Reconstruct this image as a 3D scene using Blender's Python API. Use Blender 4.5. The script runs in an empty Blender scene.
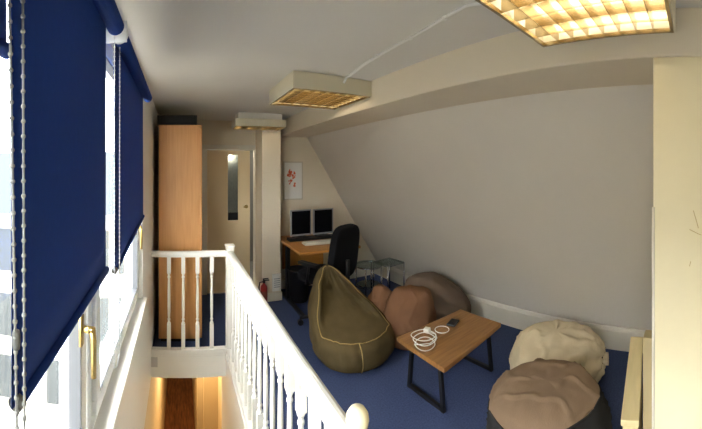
import bpy, bmesh, math, random
from mathutils import Vector, Matrix, noise
PI = math.pi
scene = bpy.context.scene
COL = scene.collection

# ------------------------------------------------------------------ camera, sky, exposure
F, VPX, HOR = 330.0, 180.0, 170.0          # pixels per radian, pixel of the +Y direction, horizon row
EYE = 1.6
cd = bpy.data.cameras.new('camera')
cam = bpy.data.objects.new('camera', cd)
COL.objects.link(cam)
cam.location = (0, 0, EYE)
cam.rotation_euler = (PI / 2, 0, 0)
cd.type = 'PANO'
cd.panorama_type = 'CENTRAL_CYLINDRICAL'
cd.central_cylindrical_range_u_min = -VPX / F
cd.central_cylindrical_range_u_max = (702 - VPX) / F
cd.central_cylindrical_range_v_min = -(429 - HOR) / F
cd.central_cylindrical_range_v_max = HOR / F
cd.central_cylindrical_radius = 1.0
cd.clip_start = 0.01
scene.camera = cam

world = bpy.data.worlds.new('overcast_sky')
scene.world = world
world.use_nodes = True
bg = world.node_tree.nodes['Background']
bg.inputs['Color'].default_value = (0.99, 0.97, 0.94, 1)
bg.inputs['Strength'].default_value = 13.0

scene.view_settings.view_transform = 'Standard'
scene.view_settings.look = 'None'
scene.view_settings.gamma = 1.0
scene.view_settings.exposure = 1.12
scene.view_settings.use_curve_mapping = False
TUBE_POWER = 5.8
HALL_POWER = 16.0

# ------------------------------------------------------------------ helpers
def lin(c):
    return tuple(((v / 255) / 12.92 if v <= 10 else ((v / 255 + 0.055) / 1.055) ** 2.4) for v in c)

def mat(name, rgb, rough=0.6, metal=0.0, var=0.0, scale=8.0, bump=0.0, bscale=60.0, stretch=None, rgb2=None, spec=0.5, emit=None, estr=0, trans=0.0, alpha=1.0):
    m = bpy.data.materials.new(name)
    m.use_nodes = True
    nt = m.node_tree
    b = nt.nodes['Principled BSDF']
    c = lin(rgb)
    b.inputs['Base Color'].default_value = (*c, 1)
    b.inputs['Roughness'].default_value = rough
    b.inputs['Metallic'].default_value = metal
    b.inputs['Specular IOR Level'].default_value = spec
    if trans:
        b.inputs['Transmission Weight'].default_value = trans
    if emit:
        b.inputs['Emission Color'].default_value = (*emit, 1)
        b.inputs['Emission Strength'].default_value = estr
    tc = nt.nodes.new('ShaderNodeTexCoord')
    mp = nt.nodes.new('ShaderNodeMapping')
    nt.links.new(tc.outputs['Object'], mp.inputs['Vector'])
    if stretch:
        mp.inputs['Scale'].default_value = stretch
    if var or rgb2:
        n = nt.nodes.new('ShaderNodeTexNoise')
        n.inputs['Scale'].default_value = scale
        n.inputs['Detail'].default_value = 6
        nt.links.new(mp.outputs['Vector'], n.inputs['Vector'])
        r = nt.nodes.new('ShaderNodeValToRGB')
        r.color_ramp.elements[0].position = 0.3
        r.color_ramp.elements[1].position = 0.7
        if rgb2:
            a, d = lin(rgb2), c
        else:
            a = tuple(v * (1 - var) for v in c)
            d = tuple(min(1, v * (1 + var)) for v in c)
        r.color_ramp.elements[0].color = (*a, 1)
        r.color_ramp.elements[1].color = (*d, 1)
        nt.links.new(n.outputs['Fac'], r.inputs['Fac'])
        nt.links.new(r.outputs['Color'], b.inputs['Base Color'])
    if bump:
        n2 = nt.nodes.new('ShaderNodeTexNoise')
        n2.inputs['Scale'].default_value = bscale
        n2.inputs['Detail'].default_value = 4
        nt.links.new(mp.outputs['Vector'], n2.inputs['Vector'])
        bp = nt.nodes.new('ShaderNodeBump')
        bp.inputs['Strength'].default_value = bump
        bp.inputs['Distance'].default_value = 0.01
        nt.links.new(n2.outputs['Fac'], bp.inputs['Height'])
        nt.links.new(bp.outputs['Normal'], b.inputs['Normal'])
    return m

def glass_mat(name, tint=(1, 1, 1), gloss=0.07, rough=0.03):
    m = bpy.data.materials.new(name)
    m.use_nodes = True
    nt = m.node_tree
    nt.nodes.remove(nt.nodes['Principled BSDF'])
    out = nt.nodes['Material Output']
    t = nt.nodes.new('ShaderNodeBsdfTransparent')
    t.inputs['Color'].default_value = (*tint, 1)
    g = nt.nodes.new('ShaderNodeBsdfGlossy')
    g.inputs['Roughness'].default_value = rough
    mx = nt.nodes.new('ShaderNodeMixShader')
    mx.inputs['Fac'].default_value = gloss
    nt.links.new(t.outputs[0], mx.inputs[1])
    nt.links.new(g.outputs[0], mx.inputs[2])
    nt.links.new(mx.outputs[0], out.inputs['Surface'])
    return m

def B():
    return bmesh.new()

def obj(name, bm, m, parent=None, smooth=False, bevel=0.0, seg=2):
    me = bpy.data.meshes.new(name)
    bmesh.ops.recalc_face_normals(bm, faces=bm.faces[:])
    bm.to_mesh(me)
    bm.free()
    for mm in (m if isinstance(m, (list, tuple)) else [m]):
        me.materials.append(mm)
    if smooth:
        for p in me.polygons:
            p.use_smooth = True
    o = bpy.data.objects.new(name, me)
    COL.objects.link(o)
    if parent is not None:
        o.parent = parent
        o.matrix_parent_inverse = Matrix.Identity(4)
    if bevel:
        md = o.modifiers.new('bevel', 'BEVEL')
        md.width = bevel
        md.segments = seg
        md.limit_method = 'ANGLE'
    return o

def tag(o, label, cat, group=None):
    o['label'] = label
    o['category'] = cat
    if group:
        o['group'] = group
    return o

def thing(name, label, cat, loc=(0, 0, 0), rz=0.0, group=None):
    o = bpy.data.objects.new(name, None)
    COL.objects.link(o)
    o.location = loc
    o.rotation_euler = (0, 0, rz)
    o.empty_display_size = 0.1
    return tag(o, label, cat, group)

def struct(name, bm, m, parent=None, smooth=False, bevel=0.0):
    o = obj(name, bm, m, parent, smooth, bevel)
    if parent is None:
        o['kind'] = 'structure'
    return o

def struct_empty(name, loc=(0, 0, 0), rz=0):
    o = bpy.data.objects.new(name, None)
    COL.objects.link(o)
    o.location = loc
    o.rotation_euler = (0, 0, rz)
    o['kind'] = 'structure'
    return o

def box(bm, x0, x1, y0, y1, z0, z1, M=None):
    vs = [bm.verts.new((x, y, z)) for x in (x0, x1) for y in (y0, y1) for z in (z0, z1)]
    for f in ((0, 1, 3, 2), (4, 6, 7, 5), (0, 4, 5, 1), (2, 3, 7, 6), (0, 2, 6, 4), (1, 5, 7, 3)):
        bm.faces.new([vs[i] for i in f])
    if M is not None:
        for v in vs:
            v.co = M @ v.co
    return bm

def prism(bm, poly, h0, h1, axis='z', M=None):
    """poly: 2D points; extruded along axis between h0 and h1."""
    def p3(p, h):
        a, b = p
        return {'z': (a, b, h), 'y': (a, h, b), 'x': (h, a, b)}[axis]
    lo = [bm.verts.new(p3(p, h0)) for p in poly]
    hi = [bm.verts.new(p3(p, h1)) for p in poly]
    bm.faces.new(lo)
    bm.faces.new(hi[::-1])
    n = len(poly)
    for i in range(n):
        bm.faces.new((lo[i], hi[i], hi[(i + 1) % n], lo[(i + 1) % n]))
    if M is not None:
        for v in lo + hi:
            v.co = M @ v.co
    return bm

def tube(bm, pts, r, n=8, closed=False, rad=None):
    pts = [Vector(p) for p in pts]
    k = len(pts)
    rings = []
    prev = None
    for i, p in enumerate(pts):
        if closed:
            d = pts[(i + 1) % k] - pts[i - 1]
        else:
            d = pts[min(i + 1, k - 1)] - pts[max(i - 1, 0)]
        d.normalize()
        if prev is None:
            a = d.orthogonal().normalized()
        else:
            a = prev - d * prev.dot(d)
            if a.length < 1e-6:
                a = d.orthogonal()
            a.normalize()
        prev = a
        b = d.cross(a)
        rr = rad[i] if rad else r
        rings.append([bm.verts.new(p + (a * math.cos(2 * PI * j / n) + b * math.sin(2 * PI * j / n)) * rr) for j in range(n)])
    m = k if closed else k - 1
    for i in range(m):
        A, C = rings[i], rings[(i + 1) % k]
        for j in range(n):
            bm.faces.new((A[j], A[(j + 1) % n], C[(j + 1) % n], C[j]))
    if not closed:
        bm.faces.new(rings[0][::-1])
        bm.faces.new(rings[-1])
    return bm

def lathe(bm, prof, c=(0, 0, 0), n=24, M=None):
    """prof: list of (r, z) bottom to top; closed by its poles."""
    c = Vector(c)
    rings = []
    for r, z in prof:
        if r < 1e-6:
            rings.append([bm.verts.new((c.x, c.y, c.z + z))])
        else:
            rings.append([bm.verts.new((c.x + r * math.cos(2 * PI * j / n), c.y + r * math.sin(2 * PI * j / n), c.z + z)) for j in range(n)])
    for A, C in zip(rings, rings[1:]):
        for j in range(n):
            j2 = (j + 1) % n
            if len(A) == 1 and len(C) == 1:
                continue
            if len(A) == 1:
                bm.faces.new((A[0], C[j2], C[j]))
            elif len(C) == 1:
                bm.faces.new((A[j], A[j2], C[0]))
            else:
                bm.faces.new((A[j], A[j2], C[j2], C[j]))
    if len(rings[0]) > 1:
        bm.faces.new(rings[0][::-1])
    if len(rings[-1]) > 1:
        bm.faces.new(rings[-1])
    if M is not None:
        for R in rings:
            for v in R:
                v.co = M @ v.co
    return bm

def ball(bm, c, r, n=8, sz=1.0):
    k = max(4, n // 2 + 1)
    prof = [(0 if i in (0, k) else r * math.sin(PI * i / k), -r * sz * math.cos(PI * i / k)) for i in range(k + 1)]
    return lathe(bm, prof, c, n)

def at_z(x, y, z):
    th = (x - VPX) / F
    r = (EYE - z) * F / (y - HOR)
    return Vector((r * math.sin(th), r * math.cos(th), z))

# ------------------------------------------------------------------ materials
M = {}
M['wall'] = mat('painted_plaster', (230, 218, 194), 0.85, var=0.02, scale=3, bump=0.06, bscale=30)
M['slope'] = mat('painted_sloping_plaster', (220, 213, 200), 0.9, var=0.02, scale=2, bump=0.08, bscale=18)
M['ceil'] = mat('ceiling_paint', (224, 220, 210), 0.9, var=0.015, scale=2, bump=0.05, bscale=24)
M['cream'] = mat('cream_paint', (244, 232, 194), 0.7, var=0.02, scale=4, bump=0.05, bscale=20)
M['white'] = mat('white_gloss_paint', (238, 236, 228), 0.35)
M['trim'] = mat('off_white_trim_paint', (228, 222, 206), 0.5, var=0.02, scale=5)
M['upvc'] = mat('white_plastic_frame', (238, 240, 240), 0.3)
M['gasket'] = mat('dark_rubber_gasket', (70, 72, 76), 0.6)
M['brass'] = mat('polished_brass', (182, 156, 96), 0.35, 1.0)
M['carpet'] = mat('blue_carpet', (72, 84, 120), 0.98, var=0.22, scale=90, bump=0.5, bscale=400, spec=0.1)
M['blind'] = mat('navy_blind_fabric', (32, 64, 138), 0.8, var=0.04, scale=60, bump=0.08, bscale=500, spec=0.2)
nt_ = M['blind'].node_tree
tr_ = nt_.nodes.new('ShaderNodeBsdfTranslucent')
tr_.inputs['Color'].default_value = (*lin((34, 74, 170)), 1)
mx_ = nt_.nodes.new('ShaderNodeMixShader')
mx_.inputs['Fac'].default_value = 0.08
nt_.links.new(nt_.nodes['Principled BSDF'].outputs[0], mx_.inputs[1])
nt_.links.new(tr_.outputs[0], mx_.inputs[2])
nt_.links.new(mx_.outputs[0], nt_.nodes['Material Output'].inputs['Surface'])
M['chain'] = mat('grey_bead_chain', (158, 160, 158), 0.45)
M['chainw'] = mat('white_bead_chain', (215, 218, 220), 0.4)
M['grey'] = mat('grey_plastic', (120, 122, 120), 0.5)
M['veneer'] = mat('beech_veneer', (216, 160, 98), 0.45, scale=5, stretch=(10, 10, 0.6), rgb2=(202, 144, 84))
M['desk'] = mat('oak_desk_laminate', (204, 142, 70), 0.4, scale=5, stretch=(0.8, 10, 10), rgb2=(188, 126, 58))
M['table'] = mat('oak_table_wood', (160, 116, 66), 0.45, scale=4, stretch=(1.2, 14, 8), rgb2=(134, 92, 48), bump=0.05, bscale=40)
M['black'] = mat('black_metal', (22, 23, 26), 0.45)
M['blackp'] = mat('black_plastic', (16, 17, 20), 0.5)
M['blackf'] = mat('black_fabric', (17, 18, 22), 0.9, var=0.2, scale=200, spec=0.2)
M['screen'] = mat('dark_screen', (5, 7, 13), 0.45, spec=0.15)
M['silver'] = mat('silver_plastic', (150, 152, 156), 0.4, 0.2)
M['chrome'] = mat('chrome', (200, 202, 205), 0.15, 1.0)
M['kbd'] = mat('white_keyboard_plastic', (228, 224, 206), 0.5)
M['doorp'] = mat('cream_door_paint', (236, 216, 174), 0.5, var=0.02, scale=3)
M['red'] = mat('red_enamel', (150, 24, 22), 0.3)
M['paper'] = mat('white_paper', (236, 234, 226), 0.8)
M['art'] = mat('orange_red_ink', (214, 96, 60), 0.8, scale=30, rgb2=(226, 132, 96))
M['olive'] = mat('olive_canvas', (90, 77, 50), 0.92, var=0.1, scale=10, bump=0.25, bscale=260, spec=0.2)
M['seam'] = mat('tan_piping', (160, 136, 84), 0.85, spec=0.2)
M['tan'] = mat('tan_suede', (124, 90, 66), 0.95, var=0.07, scale=7, bump=0.2, bscale=120, spec=0.15)
M['taupe'] = mat('taupe_cotton', (116, 100, 86), 0.95, var=0.05, scale=7, bump=0.2, bscale=160, spec=0.15)
M['ivory'] = mat('ivory_cotton', (208, 192, 160), 0.92, var=0.05, scale=7, bump=0.2, bscale=160, spec=0.2)
M['charc'] = mat('charcoal_canvas', (46, 46, 46), 0.92, var=0.1, scale=12, bump=0.2, bscale=200, spec=0.2)
M['mush'] = mat('mushroom_cotton', (134, 112, 90), 0.93, var=0.05, scale=6, bump=0.2, bscale=160, spec=0.2)
M['cable'] = mat('white_cable', (240, 238, 230), 0.4)
M['housing'] = mat('cream_lamp_housing', (222, 214, 188), 0.4)
M['louvre'] = mat('brushed_aluminium_louvre', (176, 162, 132), 0.22, 1.0)
M['tube'] = mat('fluorescent_tube', (255, 240, 214), 0.4, emit=(1.0, 0.90, 0.74), estr=TUBE_POWER)
M['glass'] = glass_mat('window_glass', (0.97, 0.99, 1.0), 0.05)
M['tglass'] = glass_mat('table_glass', (0.62, 0.70, 0.70), 0.22, 0.08)
M['dglass'] = glass_mat('door_glass', (0.62, 0.66, 0.68), 0.05)
M['hallwood'] = mat('hall_wood_floor', (158, 98, 54), 0.35, scale=3, stretch=(14, 2, 1), rgb2=(92, 54, 30))
M['hallwall'] = mat('hall_wall_paint', (226, 206, 166), 0.8, var=0.03, scale=2)
M['dark'] = mat('dark_corridor_paint', (150, 152, 152), 0.9)
M['brick'] = mat('pale_render', (150, 148, 142), 0.9, var=0.1, scale=3, spec=0.1)
M['win'] = mat('dark_window_pane', (56, 59, 60), 0.9, spec=0.0)
M['ledge'] = mat('cream_wood_paint', (226, 208, 158), 0.5, var=0.05, scale=6, stretch=(1, 8, 8))
M['dkbox'] = mat('black_card', (14, 14, 15), 0.8)
M['skylight'] = mat('dim_lamp_glass', (255, 240, 200), 0.4, emit=(1, 0.85, 0.6), estr=260.0)

# ------------------------------------------------------------------ setting
CEIL = 2.24
FARY = 4.24
BX, BZ = 1.30, 2.05          # boxed beam: inner face, underside
SX, SZ = 1.72, 2.05          # top of the sloping wall
KX, KZ = 2.86, 0.20          # foot of the sloping wall (top of skirting)
WX = -0.25                   # window wall, room face
HX0, HX1, HY0, HY1 = -0.25, 0.41, 0.62, 2.86   # stair opening

f = B()
box(f, HX1, 3.2, -1.4, FARY, -0.2, 0)
box(f, -0.5, HX1, HY1 + 0.02, FARY, -0.2, 0)
box(f, -0.5, HX1, -1.4, HY0, -0.2, 0)
struct('floor', f, M['carpet'])

c = B()
box(c, -0.5, BX, -1.4, FARY + 0.1, CEIL, CEIL + 0.15)
struct('ceiling', c, M['ceil'])

b = B()
prism(b, [(BX, BZ), (SX + 0.12, BZ), (SX + 0.12, CEIL + 0.15), (BX, CEIL + 0.15)], -1.4, FARY + 0.1, 'y')
struct('trim_1', b, M['wall'], bevel=0.008)

w = B()
ux = (KX - SX) / (SZ - KZ)
prism(w, [(KX, KZ), (SX, SZ), (SX, SZ + 0.15), (SX + 0.14, SZ + 0.15), (KX + 0.18, KZ), ], -1.4, FARY + 0.1, 'y')
struct('wall_right', w, M['slope'])

k = B()
box(k, KX - 0.012, KX + 0.18, 0.05, FARY, 0, KZ)
box(k, KX - 0.020, KX - 0.012, 0.05, FARY, 0, 0.165)
struct('baseboard_right', k, M['trim'])

# far wall with the door opening and recess
DX0, DX1, DZ = 0.335, 0.990, 1.875
w = B()
box(w, -0.5, DX0, FARY, FARY + 0.1, -0.2, CEIL + 0.15)
box(w, DX1, 3.2, FARY, FARY + 0.1, -0.2, CEIL + 0.15)
box(w, DX0, DX1, FARY, FARY + 0.1, DZ, CEIL + 0.15)
struct('wall_far', w, M['wall'])
k = B()
box(k, 1.24, KX, FARY - 0.02, FARY, 0, 0.11)
box(k, -0.25, DX0 - 0.06, FARY - 0.02, FARY, 0, 0.11)
struct('baseboard_far', k, M['trim'])

# boxed pillar left of the desk
p = B()
box(p, 0.985, 1.225, 3.88, FARY, 0, CEIL)
struct('wall_pillar', p, M['wall'], bevel=0.006)
k = B()
box(k, 0.973, 1.237, 3.865, 3.88, 0, 0.10)
box(k, 1.225, 1.237, 3.88, FARY - 0.02, 0, 0.10)
struct('baseboard_pillar', k, M['trim'])

# wall end on the right of the photograph
w = B()
box(w, BX + 0.004, 3.2, -1.4, 0.180, -0.2, BZ)
near = struct('wall_near', w, M['cream'], bevel=0.006)
s = B()
for pts in ([(0.02, 1.44), (0.008, 1.40), (0.0, 1.37)], [(0.035, 1.365), (-0.005, 1.345), (-0.06, 1.335), (-0.10, 1.34)], [(-0.02, 1.29), (-0.04, 1.27), (-0.05, 1.24)], [(0.03, 1.24), (0.035, 1.22)]):
    tube(s, [(BX + 0.0035, y, z) for y, z in pts], 0.0014, 5)
obj('paint_scratch', s, mat('scratch_in_paint', (206, 180, 120), 0.8), near)
cb = B()
tube(cb, [(BX + 0.003, 0.179, z) for z in (0.0, 0.7, 1.452)], 0.006, 8)
obj('corner_bead', cb, M['trim'], near, True)

# window wall
WY = [(-0.35, 0.25), (0.28, 0.98), (1.00, 2.20)]      # three windows in one opening
SILL, HEAD = 0.74, 2.12
w = B()
box(w, WX - 0.125, WX, -1.4, HY1 + 1.38, -0.2, SILL - 0.02)
box(w, WX - 0.125, WX, -1.4, FARY, HEAD, CEIL + 0.15)
box(w, WX - 0.125, WX, -1.4, WY[0][0], SILL - 0.02, HEAD)
box(w, WX - 0.125, WX, WY[2][1], FARY, SILL - 0.02, HEAD)
struct('wall_left', w, M['white'])
s = B()
box(s, WX - 0.04, WX + 0.03, WY[0][0] - 0.03, WY[2][1] + 0.02, SILL - 0.025, SILL)
struct('trim_2', s, M['white'], bevel=0.006)

def window(i, y0, y1, hinge_far):
    root = struct_empty('window_%d' % i, (WX - 0.07, y0, SILL))
    L, H = y1 - y0, HEAD - SILL
    fr = B()
    d = 0.035
    t = 0.045
    for a in ((0, L, 0, t), (0, L, H - t, H), (0, t, t, H - t), (L - t, L, t, H - t)):
        box(fr, -d, d, a[0], a[1], a[2], a[3])
    obj('frame', fr, M['upvc'], root, bevel=0.005)
    sa = B()
    o2, s2 = t + 0.004, 0.048
    for a in ((o2, L - o2, o2, o2 + s2), (o2, L - o2, H - o2 - s2, H - o2), (o2, o2 + s2, o2 + s2, H - o2 - s2), (L - o2 - s2, L - o2, o2 + s2, H - o2 - s2)):
        box(sa, -0.02, 0.05, a[0], a[1], a[2], a[3])
    sash = obj('sash', sa, M['upvc'], root, bevel=0.005)
    ga = B()
    g0 = o2 + s2
    for a in ((g0, L - g0, g0, g0 + 0.006), (g0, L - g0, H - g0 - 0.006, H - g0), (g0, g0 + 0.006, g0, H - g0), (L - g0 - 0.006, L - g0, g0, H - g0)):
        box(ga, 0.012, 0.047, a[0], a[1], a[2], a[3])
    obj('gasket', ga, M['gasket'], sash)
    gl = B()
    box(gl, 0.0, 0.012, g0 - 0.005, L - g0 + 0.005, g0 - 0.005, H - g0 + 0.005)
    obj('glass_pane', gl, M['glass'], sash)
    if hinge_far is not None:
        hy, hz = hinge_far
        hb = B()
        box(hb, 0.05, 0.058, hy - 0.012, hy + 0.012, hz - 0.045, hz + 0.035)
        tube(hb, [(0.058, hy, hz), (0.088, hy, hz)], 0.010, 12)
        tube(hb, [(0.083, hy, hz + 0.006), (0.088, hy, hz - 0.03), (0.088, hy + 0.002, hz - 0.13)], 0.008, 10, rad=[0.010, 0.0085, 0.007])
        obj('handle', hb, M['brass'], sash, True)
window(1, *WY[0], None)
window(2, *WY[1], (0.585, 1.165 - SILL))
window(3, *WY[2], (0.97, 1.255 - SILL))

# stairwell: fascia, inner walls and the lower hall
s = B()
box(s, WX, HX1 + 0.02, HY1, HY1 + 0.02, -0.205, -0.015)
struct('trim_3', s, M['white'], bevel=0.004)
s = B()
box(s, WX, HX1 + 0.02, HY1 - 0.012, HY1 + 0.06, -0.015, 0.006)
struct('trim_4', s, M['white'], bevel=0.004)
s = B()
box(s, WX - 0.0, WX + 0.055, HY1 - 0.006, HY1, -0.11, -0.025)
struct('trim_5', s, mat('light_grey_plastic', (196, 194, 190), 0.5))
s = B()
box(s, HX1 - 0.01, HX1 + 0.10, HY0, HY1 + 0.3, -2.45, -0.2)
struct('wall_stair_right', s, M['white'])
s = B()
box(s, HX1 - 0.01, HX1, HY0, HY1, -0.2, 0.0)
struct('trim_6', s, M['white'])
s = B()
box(s, WX - 0.25, WX, HY0 - 0.1, 7.0, -2.45, -0.2)
struct('wall_stair_left', s, M['hallwall'])
s = B()
box(s, HX1 + 0.1, HX1 + 0.2, HY1 + 0.2, 4.4, -2.45, -0.2)
box(s, 0.32, HX1 + 0.2, 4.4, 4.5, -2.45, -0.2)
box(s, 0.235, 0.335, 4.5, 7.0, -2.45, -0.2)
struct('wall_hall_right', s, M['hallwall'])
s = B()
box(s, WX, 0.6, HY0 - 0.1, 7.0, -2.55, -2.45)
struct('floor_hall', s, M['hallwood'])
s = B()
box(s, WX - 0.25, 0.7, 7.0, 7.1, -2.45, -0.2)
struct('wall_hall_end', s, M['hallwall'])
s = B()
box(s, WX - 0.25, 0.7, HY0 - 0.1, HY0, -2.45, -0.2)
struct('wall_hall_near', s, M['hallwall'])
s = B()
box(s, -0.5, 0.7, FARY, 7.1, -0.2, -0.1)
struct('ceiling_hall', s, M['hallwall'])
hl = bpy.data.lights.new('hall_lamp', 'POINT')
hl.energy = HALL_POWER
hl.color = (1.0, 0.80, 0.52)
hl.shadow_soft_size = 0.08
ho = bpy.data.objects.new('hall_lamp', hl)
ho.location = (0.0, 4.2, -0.55)
COL.objects.link(ho)

# back wall behind the camera
s = B()
box(s, -0.5, BX, -1.5, -1.4, -0.2, CEIL + 0.15)
struct('wall_back', s, M['wall'])

# corridor beyond the door
s = B()
CY0, CY1 = FARY + 0.1, FARY + 1.4
box(s, -0.3, 1.6, CY1, CY1 + 0.05, 0, CEIL)
box(s, -0.35, -0.3, CY0, CY1, 0, CEIL)
box(s, 1.6, 1.65, CY0, CY1, 0, CEIL)
box(s, -0.35, 1.65, CY0, CY1 + 0.05, CEIL, CEIL + 0.05)
box(s, -0.35, 1.65, CY0, CY1 + 0.05, -0.09, 0)
struct('wall_corridor', s, M['dark'])
cl = B()
ball(cl, (0.86, CY1 - 0.04, 1.83), 0.018, 14)
tag(obj('corridor_lamp', cl, M['skylight'], None, True), 'small bright lamp seen through the top of the door glass', 'lamp')
cpl = bpy.data.lights.new('corridor_fill_light', 'POINT')  # hidden fill light added to brighten the corridor behind the door glass
cpl.energy = 7.0
cpl.color = (1.0, 0.9, 0.75)
cpl.shadow_soft_size = 0.02
cpo = bpy.data.objects.new('corridor_fill_light', cpl)
cpo.location = (0.15, CY0 + 0.35, 1.9)
COL.objects.link(cpo)

# door
dr = struct_empty('door_1', (0.352, FARY, 0), 0.02)
fr = B()
a0, a1 = DX0 - 0.352, DX1 - 0.352
box(fr, a0 - 0.055, a0 + 0.012, -0.025, 0.10, 0, DZ - 0.012)
box(fr, a1 - 0.012, a1 + 0.055, -0.025, 0.08, 0, DZ - 0.012)
box(fr, a0 - 0.055, a1 + 0.055, -0.025, 0.08, DZ - 0.012, DZ + 0.05)
obj('frame', fr, M['trim'], dr, bevel=0.004)
pn = B()
PW, gx0, gx1, gz0, gz1 = 0.562, 0.268, 0.405, 0.945, 1.80
box(pn, 0, gx0, 0.0, 0.04, 0.01, DZ - 0.02)
box(pn, gx1, PW, 0.0, 0.04, 0.01, DZ - 0.02)
box(pn, gx0, gx1, 0.0, 0.04, 0.01, gz0)
box(pn, gx0, gx1, 0.0, 0.04, gz1, DZ - 0.02)
leaf = obj('door_panel', pn, M['doorp'], dr)
gl = B()
box(gl, gx0, gx1, 0.015, 0.022, gz0, gz1)
obj('vision_glass', gl, M['dglass'], leaf)
gl = B()
box(gl, gx0, gx1, 0.008, 0.014, gz0, gz0 + 0.10)
obj('dark_glass_strip', gl, M['dkbox'], leaf)
hb = B()
tube(hb, [(PW - 0.05, 0, 1.12), (PW - 0.05, -0.045, 1.12)], 0.012, 10)
tube(hb, [(PW - 0.045, -0.045, 1.12), (PW - 0.07, -0.047, 1.119), (PW - 0.095, -0.045, 1.118)], 0.009, 10)
lathe(hb, [(0.024, 0), (0.024, 0.006)], (0, 0, 0), 16, Matrix.Translation((PW - 0.05, 0, 1.12)) @ Matrix.Rotation(PI / 2, 4, 'X'))
obj('handle', hb, M['brass'], leaf, True)

# ------------------------------------------------------------------ tall cabinet behind the back rail
t = thing('tall_cabinet', 'tall beech veneer cabinet standing behind the white stair rail', 'cabinet', (-0.198, 3.07, 0))
W, D, H = 0.385, 0.84, 2.02
q = B()
box(q, 0, W, 0, 0.018, 0.028, H - 0.02)
box(q, 0, W, D - 0.018, D, 0.028, H - 0.02)
box(q, 0, 0.012, 0.018, D - 0.018, 0.028, H - 0.02)
box(q, 0.012, W, 0.018, D - 0.018, 0.028, 0.05)
obj('carcass', q, M['veneer'], t, bevel=0.002)
q = B()
box(q, -0.003, W + 0.015, -0.003, D + 0.003, H - 0.02, H)
obj('top_panel', q, M['veneer'], t, bevel=0.002)
q = B()
box(q, 0.02, W - 0.02, 0.012, D - 0.012, 0.0, 0.028)
obj('plinth', q, M['black'], t)
for i in range(2):
    q = B()
    y0 = 0.002 + i * D / 2
    box(q, W + 0.001, W + 0.018, y0, y0 + D / 2 - 0.004, 0.036, H - 0.024)
    dd = obj('door', q, M['veneer'], t, bevel=0.002)
    q = B()
    hy = D / 2 + (-0.03 if i == 0 else 0.03)
    tube(q, [(W + 0.018, hy, 1.0), (W + 0.045, hy, 1.0), (W + 0.045, hy, 1.13), (W + 0.018, hy, 1.13)], 0.005, 8)
    obj('handle', q, M['chrome'], dd, True)
q = B()
box(q, -0.215, 0.160, 3.09, 3.50, 2.02, 2.115)
tag(obj('storage_box', q, M['dkbox'], None, bevel=0.004), 'flat black box lying on top of the tall beech cabinet', 'box')

# slotted rail with hooks on the wall between cabinet and door
t = thing('hook_rail', 'grey upright rail with small hooks on the wall between cabinet and door', 'rail', (0.252, FARY, 0.28))
q = B()
box(q, -0.018, 0.018, -0.016, 0, 0, 1.58)
obj('upright', q, M['grey'], t, bevel=0.002)
for z in (0.12, 0.34, 0.52, 0.72, 0.95):
    q = B()
    tube(q, [(0, -0.016, z), (0, -0.05, z), (0, -0.06, z + 0.03)], 0.006, 8)
    obj('hook', q, M['blackp'], t, True)

# ------------------------------------------------------------------ stair balustrade
RX = 0.436
t = thing('stair_balustrade', 'white painted wooden balustrade with turned balusters around the stair opening', 'balustrade', (0, 0, 0))
RZ = 0.90
def rail_profile(w=0.030, h=0.055):
    pts = [(-0.021, 0), (0.021, 0), (0.024, 0.012), (w, 0.024), (w, 0.040)]
    for i in range(7):
        a = PI * i / 6
        pts.append((w * math.cos(a) * 0.92, 0.040 + 0.015 * math.sin(a)))
    pts += [(-w, 0.040), (-w, 0.024), (-0.024, 0.012)]
    return pts
NY0, NY1 = 0.745, 2.865
q = B()
prism(q, [(RX + a, RZ - 0.055 + z) for a, z in rail_profile()], NY0 + 0.02, NY1 - 0.03, 'y')
obj('handrail', q, M['white'], t)
q = B()
prism(q, [(NY1 + 0.0 + a * 0.8, RZ - 0.055 + z * 0.95) for a, z in rail_profile()], WX, RX - 0.03, 'x')
obj('handrail', q, M['white'], t)
q = B()
box(q, RX - 0.028, RX + 0.028, NY0 + 0.03, NY1 - 0.03, 0.0, 0.045)
obj('base_rail', q, M['white'], t, bevel=0.004)
q = B()
box(q, WX, RX - 0.03, NY1 - 0.026, NY1 + 0.026, 0.006, 0.05)
obj('base_rail', q, M['white'], t, bevel=0.004)
q = B()
box(q, RX - 0.034, RX + 0.034, NY1 - 0.034, NY1 + 0.034, -0.2, 0.925)
n1 = obj('newel_post', q, M['white'], t, bevel=0.003)
q = B()
box(q, RX - 0.042, RX + 0.042, NY1 - 0.042, NY1 + 0.042, 0.925, 0.945)
obj('newel_cap', q, M['white'], n1, bevel=0.006)
q = B()
box(q, RX - 0.032, RX + 0.032, NY0 - 0.032, NY0 + 0.032, 0.0, 0.885)
n2 = obj('newel_post', q, M['white'], t, bevel=0.003)
q = B()
lathe(q, [(0.024, 0), (0.024, 0.008), (0.013, 0.014), (0.012, 0.024), (0.018, 0.030), (0.0275, 0.044), (0.031, 0.060), (0.029, 0.076), (0.020, 0.090), (0.010, 0.096), (0, 0.098)], (RX + 0.008, NY0, 0.883), 28)
obj('ball_finial', q, M['cream'], n2, True)
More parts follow.
